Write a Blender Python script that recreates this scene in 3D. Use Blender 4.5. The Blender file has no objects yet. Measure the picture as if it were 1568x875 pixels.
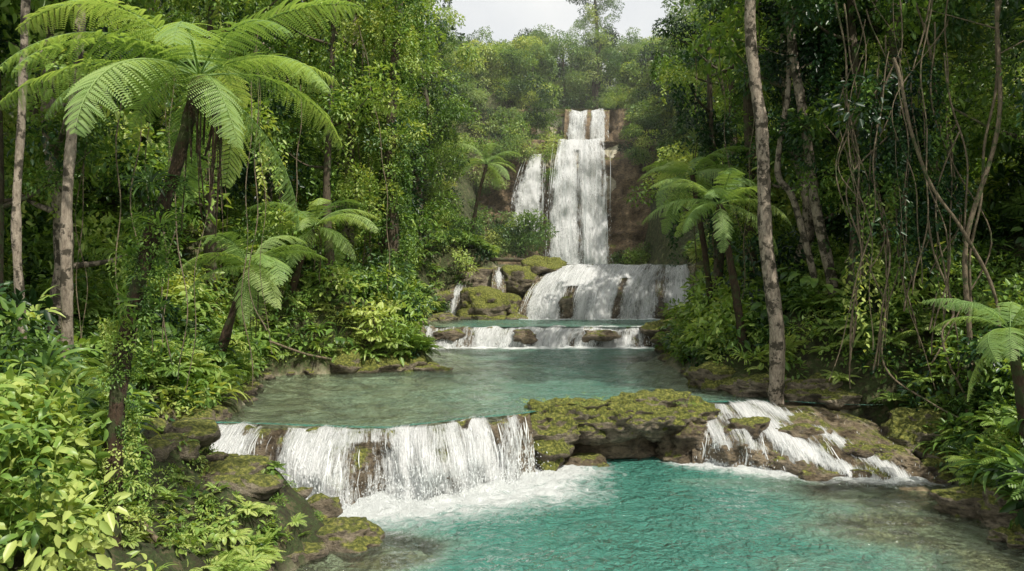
import bpy, bmesh, math, random
import numpy as np
from mathutils import Vector, Euler
R = np.random.RandomState(7); random.seed(7)
scene = bpy.context.scene
COL = scene.collection

# ------------------------------------------------------------ helpers
def _h(ix, iy, iz, s):
    n = (ix*73856093) ^ (iy*19349663) ^ (iz*83492791) ^ (s*40503331)
    n &= 0xffffffff
    n = ((n ^ (n >> 13))*1274126177) & 0xffffffff
    n ^= n >> 16
    return n/4294967295.0
def vn(x, y, z=0.0, s=0):
    x, y, z = np.broadcast_arrays(np.asarray(x, float), np.asarray(y, float), np.asarray(z, float))
    ix, iy, iz = [np.floor(a).astype(np.int64) for a in (x, y, z)]
    fx, fy, fz = x-ix, y-iy, z-iz
    fx, fy, fz = [f*f*(3-2*f) for f in (fx, fy, fz)]
    def L(a, b, t): return a+(b-a)*t
    c = [[[_h(ix+i, iy+j, iz+k, s) for k in (0, 1)] for j in (0, 1)] for i in (0, 1)]
    return L(L(L(c[0][0][0], c[0][0][1], fz), L(c[0][1][0], c[0][1][1], fz), fy),
             L(L(c[1][0][0], c[1][0][1], fz), L(c[1][1][0], c[1][1][1], fz), fy), fx)
def fbm(x, y, z=0.0, o=4, s=0):
    t = 0; a = .5; f = 1; n = 0
    for i in range(o):
        t = t+a*vn(np.asarray(x)*f+i*17.3, np.asarray(y)*f+i*9.1, np.asarray(z)*f, s+i); n += a; a *= .5; f *= 2.03
    return t/n
def sst(a, b, x):
    t = np.clip((x-a)/(b-a), 0, 1); return t*t*(3-2*t)
def unit(v):
    v = np.asarray(v, float); return v/(np.linalg.norm(v, axis=-1, keepdims=True)+1e-9)

def mesh(name, V, F, mat=None, smooth=False):
    V = np.asarray(V, np.float32); F = np.asarray(F, np.int32)
    me = bpy.data.meshes.new(name); k = F.shape[1]
    me.vertices.add(len(V)); me.vertices.foreach_set('co', V.ravel())
    me.loops.add(len(F)*k); me.loops.foreach_set('vertex_index', F.ravel())
    me.polygons.add(len(F)); me.polygons.foreach_set('loop_start', np.arange(len(F), dtype=np.int32)*k)
    me.update(calc_edges=True)
    if smooth: me.polygons.foreach_set('use_smooth', np.ones(len(F), bool))
    if mat: me.materials.append(mat)
    return me
def obj(name, me, parent=None, link=True):
    o = bpy.data.objects.new(name, me)
    if link: COL.objects.link(o)
    if parent: o.parent = parent
    return o
def empty(name, loc=(0, 0, 0)):
    e = bpy.data.objects.new(name, None); COL.objects.link(e); e.location = loc; e.empty_display_size = .3
    return e
def merge(parts):
    Vs, Fs, n = [], [], 0
    for V, F in parts:
        Vs.append(V); Fs.append(np.asarray(F)+n); n += len(V)
    return np.concatenate(Vs), np.concatenate(Fs)
def attr(me, name, typ, data):
    a = me.attributes.new(name, typ, 'POINT')
    a.data.foreach_set('vector' if typ == 'FLOAT_VECTOR' else 'value', np.ascontiguousarray(data).ravel())
def grid_faces(nu, nv):
    i = np.arange(nu*nv).reshape(nu, nv)
    return np.stack([i[:-1, :-1], i[1:, :-1], i[1:, 1:], i[:-1, 1:]], -1).reshape(-1, 4)
def spath(pts, n=24):
    P = np.asarray(pts, float); m = len(P)
    P = np.vstack([2*P[0]-P[1], P, 2*P[-1]-P[-2]])
    t = np.linspace(0, m-1-1e-6, n); i = t.astype(int); f = (t-i)[:, None]
    a, b, c, d = P[i], P[i+1], P[i+2], P[i+3]
    return .5*((2*b)+(c-a)*f+(2*a-5*b+4*c-d)*f**2+(3*b-a-3*c+d)*f**3)
def tube(P, r, k=8, rough=0.0):
    P = np.asarray(P, float); n = len(P); r = np.broadcast_to(r, (n,))
    T = unit(np.gradient(P, axis=0)); ref = np.array([0.3, 1, 0.1]); ref = ref/np.linalg.norm(ref)
    if abs(T[0] @ ref) > .9: ref = np.array([1., 0, 0])
    A = unit(np.cross(T, ref)); B = np.cross(T, A)
    th = np.arange(k)*2*math.pi/k
    rr = r[:, None]*np.ones(k)
    if rough: rr = rr*(1+rough*(vn(P[:, 2:3]*5+P[:, :1], np.cos(th)*1.5, np.sin(th)*1.5)-.5)*2)
    V = P[:, None]+rr[..., None]*(np.cos(th)[None, :, None]*A[:, None]+np.sin(th)[None, :, None]*B[:, None])
    i = np.arange(n*k).reshape(n, k); j = np.roll(i, -1, 1)
    F = np.stack([i[:-1], j[:-1], j[1:], i[1:]], -1).reshape(-1, 4)
    return V.reshape(-1, 3), F

# ------------------------------------------------------------ materials
def newmat(name):
    m = bpy.data.materials.new(name); m.use_nodes = True
    nt = m.node_tree; nt.nodes.clear()
    def N(t, **k):
        n = nt.nodes.new(t)
        for a, b in k.items():
            if a.startswith('i_'):
                key = a[2:]
                n.inputs[int(key) if key.isdigit() else key.replace('_', ' ')].default_value = b
            else: setattr(n, a, b)
        return n
    out = N('ShaderNodeOutputMaterial')
    return m, nt, N, (lambda a, b: nt.links.new(a, b)), out
def ramp(N, stops, interp='LINEAR'):
    r = N('ShaderNodeValToRGB'); cr = r.color_ramp; cr.interpolation = interp
    while len(cr.elements) < len(stops): cr.elements.new(.5)
    for e, (p, c) in zip(cr.elements, stops):
        e.position = p; e.color = (*c, 1) if hasattr(c, '__len__') else (c, c, c, 1)
    return r

def leaf_material(name, stops, transl=.34, gloss=.4, sat=(1.6, 1.45, .6, 1)):
    m, nt, N, L, out = newmat(name)
    oi = N('ShaderNodeObjectInfo'); geo = N('ShaderNodeNewGeometry'); tn = N('ShaderNodeAttribute', attribute_name='tone')
    nz = N('ShaderNodeTexNoise', i_Scale=.35, i_Detail=1.0); L(geo.outputs['Position'], nz.inputs['Vector'])
    a = N('ShaderNodeMath', operation='MULTIPLY_ADD', i_1=1.7, i_2=-.7); L(nz.outputs['Fac'], a.inputs[0])
    b = N('ShaderNodeMath', operation='MULTIPLY_ADD', i_1=.45); L(oi.outputs['Random'], b.inputs[0]); L(a.outputs[0], b.inputs[2])
    c = N('ShaderNodeMath', operation='MULTIPLY_ADD', i_1=.7); L(tn.outputs['Fac'], c.inputs[0]); L(b.outputs[0], c.inputs[2])
    d = N('ShaderNodeMath', operation='SUBTRACT', i_1=.25); L(c.outputs[0], d.inputs[0])
    r = ramp(N, stops); L(d.outputs[0], r.inputs[0])
    p = N('ShaderNodeBsdfPrincipled', i_Roughness=.38); L(r.outputs[0], p.inputs['Base Color'])
    p.inputs['Specular IOR Level'].default_value = gloss
    hs = N('ShaderNodeMix', data_type='RGBA', blend_type='MULTIPLY'); hs.inputs[0].default_value = 1
    L(r.outputs[0], hs.inputs[6]); hs.inputs[7].default_value = sat
    t = N('ShaderNodeBsdfTranslucent'); L(hs.outputs[2], t.inputs['Color'])
    mx = N('ShaderNodeMixShader', i_Fac=transl); L(p.outputs[0], mx.inputs[1]); L(t.outputs[0], mx.inputs[2])
    L(mx.outputs[0], out.inputs['Surface'])
    return m
M_leaf = leaf_material('leaf_green', [(0, (.014, .04, .012)), (.3, (.07, .145, .032)), (.6, (.20, .33, .07)), (1, (.46, .53, .16))])
M_leafy = leaf_material('leaf_bright', [(0, (.08, .16, .03)), (.4, (.24, .37, .08)), (1, (.52, .58, .19))])
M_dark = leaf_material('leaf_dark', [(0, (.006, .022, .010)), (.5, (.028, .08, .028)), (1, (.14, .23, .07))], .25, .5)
M_frond = leaf_material('fern_frond_green', [(0, (.12, .22, .07)), (.5, (.25, .38, .13)), (1, (.42, .52, .22))], .42, .3)
M_far = leaf_material('leaf_far_haze', [(0, (.05, .12, .035)), (.5, (.20, .32, .11)), (1, (.44, .52, .23))], .35, .2)  # paler, less saturated greens: distance haze put into the far leaf colour

def bark_material(name, dark, light, lich, amt):
    m, nt, N, L, out = newmat(name)
    tc = N('ShaderNodeNewGeometry')
    mp = N('ShaderNodeMapping'); mp.inputs['Scale'].default_value = (9, 9, 3.5); L(tc.outputs['Position'], mp.inputs[0])
    n1 = N('ShaderNodeTexNoise', i_Scale=2.0, i_Detail=7.0, i_Roughness=.75); L(mp.outputs[0], n1.inputs['Vector'])
    r1 = ramp(N, [(.33, dark), (.66, light)]); L(n1.outputs['Fac'], r1.inputs[0])
    n2 = N('ShaderNodeTexNoise', i_Scale=4.0, i_Detail=5.0, i_Roughness=.7); L(tc.outputs['Position'], n2.inputs['Vector'])
    r2 = ramp(N, [(.58-amt, 0.0), (.63-amt, 1.0)]); L(n2.outputs['Fac'], r2.inputs[0])
    mx = N('ShaderNodeMix', data_type='RGBA'); L(r2.outputs[0], mx.inputs[0]); L(r1.outputs[0], mx.inputs[6]); mx.inputs[7].default_value = (*lich, 1)
    p = N('ShaderNodeBsdfPrincipled', i_Roughness=.9); L(mx.outputs[2], p.inputs['Base Color'])
    bp = N('ShaderNodeBump', i_Strength=1.0, i_Distance=.04); L(n1.outputs['Fac'], bp.inputs['Height']); L(bp.outputs[0], p.inputs['Normal'])
    L(p.outputs[0], out.inputs['Surface']); return m
M_bark = bark_material('bark_brown', (.03, .022, .014), (.13, .10, .065), (.09, .11, .05), .05)
M_pale = bark_material('bark_pale', (.12, .09, .065), (.44, .37, .29), (.055, .045, .03), .07)
M_vine = bark_material('vine_bark', (.06, .045, .028), (.26, .20, .13), (.06, .08, .025), .04)
M_fibre = bark_material('fern_fibre', (.015, .010, .006), (.085, .05, .028), (.05, .06, .02), .07)

def rock_material(name, moss=.5, wet=.35, tint=(1, 1, 1)):
    m, nt, N, L, out = newmat(name)
    g = N('ShaderNodeNewGeometry')
    n1 = N('ShaderNodeTexNoise', i_Scale=1.6, i_Detail=9.0, i_Roughness=.7); L(g.outputs['Position'], n1.inputs['Vector'])
    mp = N('ShaderNodeMapping'); mp.inputs['Scale'].default_value = (1, 1, 2.6); L(g.outputs['Position'], mp.inputs[0])
    n2 = N('ShaderNodeTexNoise', i_Scale=6.0, i_Detail=8.0, i_Roughness=.75); L(mp.outputs[0], n2.inputs['Vector'])
    c = lambda a: tuple(x*y for x, y in zip(a, tint))
    r1 = ramp(N, [(.3, c((.08, .062, .043))), (.45, c((.25, .20, .135))), (.58, c((.42, .35, .25))), (.75, c((.56, .49, .37)))]); L(n1.outputs['Fac'], r1.inputs[0])
    r2 = ramp(N, [(.36, .16), (.5, .75), (.62, 1.0)]); L(n2.outputs['Fac'], r2.inputs[0])
    mu = N('ShaderNodeMix', data_type='RGBA', blend_type='MULTIPLY'); mu.inputs[0].default_value = 1
    L(r1.outputs[0], mu.inputs[6]); L(r2.outputs[0], mu.inputs[7])
    sx = N('ShaderNodeSeparateXYZ'); L(g.outputs['Normal'], sx.inputs[0])
    n3 = N('ShaderNodeTexNoise', i_Scale=2.2, i_Detail=7.0, i_Roughness=.75); L(g.outputs['Position'], n3.inputs['Vector'])
    a = N('ShaderNodeMath', operation='MULTIPLY_ADD', i_1=.45); L(sx.outputs['Z'], a.inputs[0]); L(n3.outputs['Fac'], a.inputs[2])
    r3 = ramp(N, [(.95-moss*.6, 0.0), (1.06-moss*.6, 1.0)]); L(a.outputs[0], r3.inputs[0])
    n4 = N('ShaderNodeTexNoise', i_Scale=16.0, i_Detail=5.0, i_Roughness=.7); L(g.outputs['Position'], n4.inputs['Vector'])
    r4 = ramp(N, [(.32, (.03, .04, .01)), (.5, (.155, .175, .03)), (.66, (.42, .40, .09))]); L(n4.outputs['Fac'], r4.inputs[0])
    mx = N('ShaderNodeMix', data_type='RGBA'); L(r3.outputs[0], mx.inputs[0]); L(mu.outputs[2], mx.inputs[6]); L(r4.outputs[0], mx.inputs[7])
    p = N('ShaderNodeBsdfPrincipled'); L(mx.outputs[2], p.inputs['Base Color'])
    rr = N('ShaderNodeMapRange'); L(r3.outputs[0], rr.inputs[0]); rr.inputs[3].default_value = 1-wet*1.3; rr.inputs[4].default_value = .95; L(rr.outputs[0], p.inputs['Roughness'])
    ad = N('ShaderNodeMath', operation='MULTIPLY_ADD', i_1=.7); L(n2.outputs['Fac'], ad.inputs[0]); L(n1.outputs['Fac'], ad.inputs[2])
    ae = N('ShaderNodeMath', operation='MULTIPLY_ADD', i_1=.4); L(n4.outputs['Fac'], ae.inputs[0]); L(ad.outputs[0], ae.inputs[2])
    bp = N('ShaderNodeBump', i_Strength=1.0, i_Distance=.2); L(ae.outputs[0], bp.inputs['Height']); L(bp.outputs[0], p.inputs['Normal'])
    L(p.outputs[0], out.inputs['Surface']); return m
M_rock = rock_material('travertine_rock', .36)
M_wet = rock_material('wet_travertine', .22, .5, (.82, .78, .74))
M_moss = rock_material('mossy_rock', .76, .2)
M_cliff = rock_material('cliff_rock', .28, .3, (1.0, .86, .7))
M_sub = rock_material('submerged_travertine', -.3, .2, (1.5, 1.45, 1.25))

def ground_material():
    m, nt, N, L, out = newmat('forest_floor')
    g = N('ShaderNodeNewGeometry')
    n1 = N('ShaderNodeTexNoise', i_Scale=4.0, i_Detail=9.0, i_Roughness=.75); L(g.outputs['Position'], n1.inputs['Vector'])
    r1 = ramp(N, [(.34, (.012, .012, .006)), (.45, (.06, .055, .022)), (.52, (.05, .085, .018)), (.6, (.16, .13, .07)), (.7, (.10, .13, .03))]); L(n1.outputs['Fac'], r1.inputs[0])
    at = N('ShaderNodeAttribute', attribute_name='bed')
    n2 = N('ShaderNodeTexNoise', i_Scale=1.4, i_Detail=8.0, i_Roughness=.7); L(g.outputs['Position'], n2.inputs['Vector'])
    r2 = ramp(N, [(.40, (.12, .10, .06)), (.48, (.40, .36, .24)), (.6, (.66, .61, .46))]); L(n2.outputs['Fac'], r2.inputs[0])
    mx = N('ShaderNodeMix', data_type='RGBA'); L(at.outputs['Fac'], mx.inputs[0]); L(r1.outputs[0], mx.inputs[6]); L(r2.outputs[0], mx.inputs[7])
    p = N('ShaderNodeBsdfPrincipled', i_Roughness=.9); L(mx.outputs[2], p.inputs['Base Color'])
    bp = N('ShaderNodeBump', i_Strength=1.0, i_Distance=.2); L(n1.outputs['Fac'], bp.inputs['Height']); L(bp.outputs[0], p.inputs['Normal'])
    L(p.outputs[0], out.inputs['Surface']); return m
M_ground = ground_material()

def water_material():
    m, nt, N, L, out = newmat('turquoise_water')
    g = N('ShaderNodeNewGeometry'); dep = N('ShaderNodeAttribute', attribute_name='depth'); fo = N('ShaderNodeAttribute', attribute_name='foam')
    nz = N('ShaderNodeTexNoise', i_Scale=.7, i_Detail=5.0); L(g.outputs['Position'], nz.inputs['Vector'])
    dn = N('ShaderNodeMath', operation='MULTIPLY_ADD', i_1=.4); L(nz.outputs['Fac'], dn.inputs[0]); L(dep.outputs['Fac'], dn.inputs[2])
    ds = N('ShaderNodeMath', operation='SUBTRACT', i_1=.2); L(dn.outputs[0], ds.inputs[0])
    rc = ramp(N, [(0, (.36, .38, .25)), (.3, (.31, .43, .31)), (.6, (.20, .38, .29)), (1, (.065, .225, .175))]); L(ds.outputs[0], rc.inputs[0])
    rf = ramp(N, [(0, .03), (.35, .26), (.7, .58), (1, .78)]); L(ds.outputs[0], rf.inputs[0])
    di = N('ShaderNodeBsdfDiffuse'); L(rc.outputs[0], di.inputs['Color'])
    tr = N('ShaderNodeBsdfTransparent'); tr.inputs[0].default_value = (.82, .97, .89, 1)
    body = N('ShaderNodeMixShader'); L(rf.outputs[0], body.inputs[0]); L(tr.outputs[0], body.inputs[1]); L(di.outputs[0], body.inputs[2])
    mp = N('ShaderNodeMapping'); mp.inputs['Scale'].default_value = (1, .8, 1); L(g.outputs['Position'], mp.inputs[0])
    w1 = N('ShaderNodeTexNoise', i_Scale=7.0, i_Detail=3.0, i_Distortion=1.2); L(mp.outputs[0], w1.inputs['Vector'])
    w2 = N('ShaderNodeTexNoise', i_Scale=2.2, i_Detail=2.0, i_Distortion=.6); L(mp.outputs[0], w2.inputs['Vector'])
    ws = N('ShaderNodeMath', operation='MULTIPLY_ADD', i_1=1.6); L(w2.outputs['Fac'], ws.inputs[0]); L(w1.outputs['Fac'], ws.inputs[2])
    bp = N('ShaderNodeBump', i_Strength=1.0, i_Distance=.16); L(ws.outputs[0], bp.inputs['Height'])
    gl = N('ShaderNodeBsdfGlossy', i_Roughness=.05); L(bp.outputs[0], gl.inputs['Normal']); gl.inputs['Color'].default_value = (1, 1, 1, 1)
    L(bp.outputs[0], di.inputs['Normal'])
    fr = N('ShaderNodeFresnel', i_IOR=1.40); L(bp.outputs[0], fr.inputs['Normal'])
    mx = N('ShaderNodeMixShader'); L(fr.outputs[0], mx.inputs[0]); L(body.outputs[0], mx.inputs[1]); L(gl.outputs[0], mx.inputs[2])
    fn = N('ShaderNodeTexNoise', i_Scale=3.2, i_Detail=9.0, i_Roughness=.78, i_Distortion=1.2); L(g.outputs['Position'], fn.inputs['Vector'])
    fa = N('ShaderNodeMath', operation='MULTIPLY_ADD', i_1=.8); L(fo.outputs['Fac'], fa.inputs[0]); L(fn.outputs['Fac'], fa.inputs[2])
    fm = ramp(N, [(.68, 0.0), (.86, .4), (1.15, .97)]); L(fa.outputs[0], fm.inputs[0])
    fd = N('ShaderNodeBsdfDiffuse'); fd.inputs[0].default_value = (.88, .91, .9, 1)
    fb = N('ShaderNodeBump', i_Strength=1.0, i_Distance=.2); L(fn.outputs['Fac'], fb.inputs['Height']); L(fb.outputs[0], fd.inputs['Normal'])
    mf = N('ShaderNodeMixShader'); L(fm.outputs[0], mf.inputs[0]); L(mx.outputs[0], mf.inputs[1]); L(fd.outputs[0], mf.inputs[2])
    L(mf.outputs[0], out.inputs['Surface']); return m
M_water = water_material()

def fall_material():
    m, nt, N, L, out = newmat('falling_water')
    fl = N('ShaderNodeAttribute', attribute_name='flow'); cv = N('ShaderNodeAttribute', attribute_name='cov')
    def st(sx, sy, det, dist):
        mp = N('ShaderNodeMapping'); mp.inputs['Scale'].default_value = (sx, sy, 1); L(fl.outputs['Vector'], mp.inputs[0])
        n = N('ShaderNodeTexNoise', i_Scale=1.0, i_Detail=det, i_Roughness=.7, i_Distortion=dist); L(mp.outputs[0], n.inputs['Vector']); return n
    a, b, c, f = st(4, .8, 5.0, .5), st(26, 2.4, 4.0, .4), st(1.6, .5, 2.0, 0), st(14, 8, 6.0, 1.0)
    s1 = N('ShaderNodeMath', operation='MULTIPLY_ADD', i_1=1.4); L(a.outputs['Fac'], s1.inputs[0]); L(cv.outputs['Fac'], s1.inputs[2])
    s2 = N('ShaderNodeMath', operation='MULTIPLY_ADD', i_1=1.1); L(b.outputs['Fac'], s2.inputs[0]); L(s1.outputs[0], s2.inputs[2])
    s3 = N('ShaderNodeMath', operation='MULTIPLY_ADD', i_1=.7); L(c.outputs['Fac'], s3.inputs[0]); L(s2.outputs[0], s3.inputs[2])
    s5 = N('ShaderNodeMath', operation='MULTIPLY_ADD', i_1=.9); L(f.outputs['Fac'], s5.inputs[0]); L(s3.outputs[0], s5.inputs[2])
    s4 = N('ShaderNodeMath', operation='SUBTRACT', i_1=1.8); L(s5.outputs[0], s4.inputs[0])
    al = ramp(N, [(.28, 0.0), (.5, .55), (.75, .97)]); L(s4.outputs[0], al.inputs[0])
    colr = ramp(N, [(.25, (.66, .71, .72)), (.5, (.9, .92, .92)), (.7, (.96, .965, .965))]); L(s4.outputs[0], colr.inputs[0])
    p = N('ShaderNodeBsdfPrincipled', i_Roughness=.45); L(colr.outputs[0], p.inputs['Base Color'])
    t = N('ShaderNodeBsdfTranslucent'); t.inputs[0].default_value = (.93, .95, .95, 1)
    m1 = N('ShaderNodeMixShader', i_Fac=.25); L(p.outputs[0], m1.inputs[1]); L(t.outputs[0], m1.inputs[2])
    bp = N('ShaderNodeBump', i_Strength=1.0, i_Distance=.08); L(s5.outputs[0], bp.inputs['Height']); L(bp.outputs[0], p.inputs['Normal'])
    tr = N('ShaderNodeBsdfTransparent')
    mx = N('ShaderNodeMixShader'); L(al.outputs[0], mx.inputs[0]); L(tr.outputs[0], mx.inputs[1]); L(m1.outputs[0], mx.inputs[2])
    L(mx.outputs[0], out.inputs['Surface']); return m
M_fall = fall_material()
def white_mat():
    m, nt, N, L, out = newmat('white_water')
    p = N('ShaderNodeBsdfPrincipled', i_Roughness=.4); p.inputs['Base Color'].default_value = (.92, .94, .94, 1)
    t = N('ShaderNodeBsdfTranslucent'); t.inputs[0].default_value = (.92, .95, .95, 1)
    mx = N('ShaderNodeMixShader', i_Fac=.4); L(p.outputs[0], mx.inputs[1]); L(t.outputs[0], mx.inputs[2]); L(mx.outputs[0], out.inputs['Surface']); return m
M_white = white_mat()

# ------------------------------------------------------------ terrain
XLt = ([-60, -5, 5, 8, 9, 10, 11.2, 12, 13, 14, 16, 19, 22.5, 23.5, 24.3, 25.5, 28, 33, 35, 40, 42, 43, 50, 58, 61, 64, 70, 300],
       [-4, -3, -2.7, -2.9, -3.1, -2.9, -2.3, -3.5, -5.2, -5.7, -5.8, -6.3, -6.9, -4.6, -2.3, -3.0, -3.6, -4.1, -4.3, -3.8, -3.2, -1, -1, -1.3, 1.5, 3.5, 3.2, 3])
XRt = ([-60, 5, 10, 12.4, 14, 15.5, 17, 18, 20.3, 27.5, 29, 33, 40, 43, 50, 58, 64, 70, 300],
       [8, 7, 7, 7.3, 8.0, 8.1, 7.6, 6.3, 5.0, 5.2, 6, 7.6, 9.2, 10, 9.6, 8.6, 8, 8, 8])
LIP = ([-12, -5.5, -4, -2.2, -.9, .3, 1, 3.6, 4, 6, 7.4, 9, 14], [14.9, 14.6, 14.3, 14.0, 15, 15.7, 16.4, 16.8, 17.2, 17.3, 16.8, 16.8, 16.8])
Bt = ([-60, 5, 12, 16, 20, 33, 42, 48, 55, 62, 75, 120, 300], [.3, .3, .3, .8, 1.5, 2.1, 4.2, 6, 10, 16, 19, 23, 30])
BUMPS = [(5.2, 11.8, 1.3, .7, .5), (7.0, 11.2, 1.0, .8, .5), (6.3, 13.9, 1.6, .8, .5), (-1.7, 10.6, .9, .9, .9), (3.4, 14.6, 1.0, .5, .5), (3.6, 10.2, .8, .5, .5), (.6, 14.4, .8, .5, .5)]
def lipy(x): return np.interp(x, *LIP)
def wlevel(x, y):
    return np.where(y < lipy(x)+.3, 0, np.where(y < 33.6, 1.05, np.where(y < 42.9, 1.87, np.where(y < 58.3, 4.75, np.where(y < 61.8, 14.1, 17.2)))))
def sdist(x, y):
    xl = np.interp(y, *XLt); xr = np.interp(y, *XRt)
    return np.maximum(xl-x, x-xr)+(fbm(x*.9, y*.9, 0, 3, 5)-.5)*.9
def H(x, y):
    x = np.asarray(x, float); y = np.asarray(y, float)
    w = wlevel(x, y); d = sdist(x, y)
    D = np.where(y < lipy(x)+.3, 1.3-.8*sst(2.8, 6.0, x), np.where(y < 33.6, .25+.45*sst(-3.5, 2.5, x), .6))
    D = D*(.8+.4*fbm(x*.5, y*.5, 0, 3, 9))
    bed = w-.03-D*sst(0, 2.6, -d)
    for bx, by, rx, ry, h in BUMPS:
        bed = bed+h*np.exp(-(((x-bx)/rx)**2+((y-by)/ry)**2)**1.5)*(y < 14.9)
    bed = bed+(fbm(x*2.2, y*2.2, 0, 3, 19)-.5)*.3
    bed = np.minimum(bed, w-.14*sst(0, .5, -d))
    B = np.interp(y, *Bt)
    s = sst(0, 2.2, d); dd = np.maximum(d, 0)
    far = np.clip(.5*dd, 0, 14)*sst(140, 60, y)
    near = sst(16, 12, y)
    bank = w*(1-s)+B*s+.05+.3*np.minimum(dd, 1)+far*(1-.35*near*(x < 0))+(fbm(x*.6, y*.6, 0, 4, 2)-.5)*1.0*sst(0, 3, dd)+(fbm(x*2, y*2, 0, 3, 3)-.5)*(.25+.35*near)
    bank = bank+near*(fbm(x*5, y*5, 0, 3, 33)-.5)*.3
    return np.where(d < 0, bed, bank)
def axis(segs):
    out = [segs[0][0]]
    for a, b, st in segs:
        n = max(1, int(round((b-a)/st))); out += list(np.linspace(a, b, n+1)[1:])
    return np.array(out)
ax = axis([(-400, -60, 40), (-60, -16, 2), (-16, -9, .6), (-9, -2, .09), (-2, 10, .18), (10, 16, .6), (16, 60, 2), (60, 400, 40)])
ay = axis([(-60, 0, 3), (0, 8, .5), (8, 16, .09), (16, 26, .18), (26, 46, .3), (46, 66, .5), (66, 130, 2), (130, 600, 30)])
GX, GY = np.meshgrid(ax, ay, indexing='ij'); GZ = H(GX, GY)
me = mesh('ground', np.stack([GX, GY, GZ], -1).reshape(-1, 3), grid_faces(len(ax), len(ay)), M_ground, True)
dG = sdist(GX, GY); attr(me, 'bed', 'FLOAT', sst(.08, -.2, dG).ravel().astype(np.float32))
obj('ground', me)

# ------------------------------------------------------------ water pools
def seg_dist(x, y, pts):
    best = np.full(np.shape(x), 1e9)
    for (ax_, ay_), (bx, by) in zip(pts[:-1], pts[1:]):
        vx, vy = bx-ax_, by-ay_; t = np.clip(((x-ax_)*vx+(y-ay_)*vy)/(vx*vx+vy*vy), 0, 1)
        best = np.minimum(best, np.hypot(x-ax_-t*vx, y-ay_-t*vy))
    return best
def pool(x0, x1, y0f, y1f, z, nx, ny, foams):
    xs = np.linspace(x0, x1, nx); t = np.linspace(0, 1, ny)
    X = np.repeat(xs[:, None], ny, 1); Y = y0f(X)+(y1f(X)-y0f(X))*t[None]
    dep = z-H(X, Y)
    foam = np.zeros_like(X)
    for pts, rad, amp in foams: foam = np.maximum(foam, amp*np.clip(1-seg_dist(X, Y, pts)/rad, 0, 1))
    Z = z+.03*(fbm(X*1.5, Y*1.5, 0, 3, 7)-.5)+foam*.22*(fbm(X*4, Y*4, 0, 3, 8)-.4)
    me = mesh('pool_water', np.stack([X, Y, Z], -1).reshape(-1, 3), grid_faces(nx, ny), M_water, True)
    attr(me, 'depth', 'FLOAT', np.clip(dep, 0, 2).ravel().astype(np.float32)); attr(me, 'foam', 'FLOAT', foam.ravel().astype(np.float32))
    return obj('pool_water', me)
base1 = [(-5.6, 13.4), (-4.3, 13.6), (-2.2, 13.3), (-.9, 14.4), (.35, 15.4)]
base2 = [(3.7, 16.2), (5.0, 15.4), (6.6, 14.9), (7.7, 14.95)]
pool(-6.5, 9.2, lambda x: x*0-40, lambda x: x*0+6, 0, 40, 40, [])
pool(-6.5, 9.2, lambda x: x*0+6, lambda x: lipy(x)+.25, 0, 240, 190, [(base1, 2.2, 1.12), ([(-4.0, 12.9), (-2.0, 12.6), (.6, 14.0)], 1.8, .72), (base2, .9, .9)])
pool(-8, 9, lambda x: lipy(x)+.16, lambda x: x*0+33.5, 1.05, 140, 180, [([(-4, 32.7), (5, 32.7)], 1.3, .9), ([(-5.4, 14.6), (-4, 14.3), (-2.2, 14.0), (-.9, 15), (.3, 15.7)], .45, .35)])
pool(-6, 11, lambda x: x*0+33.3, lambda x: x*0+42.9, 1.87, 90, 50, [([(.8, 41.3), (9.4, 41.3)], 1.9, 1.1)])
pool(-3, 12, lambda x: x*0+43.1, lambda x: x*0+58.2, 4.75, 50, 50, [([(2.5, 56.4), (7, 56.4)], 2, 1)])
pool(2, 9, lambda x: x*0+58.2, lambda x: x*0+61.6, 14.1, 20, 20, [([(3, 60), (7.5, 60)], 1.5, 1)])
pool(1, 10, lambda x: x*0+61.2, lambda x: x*0+90, 17.2, 20, 30, [])

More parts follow.
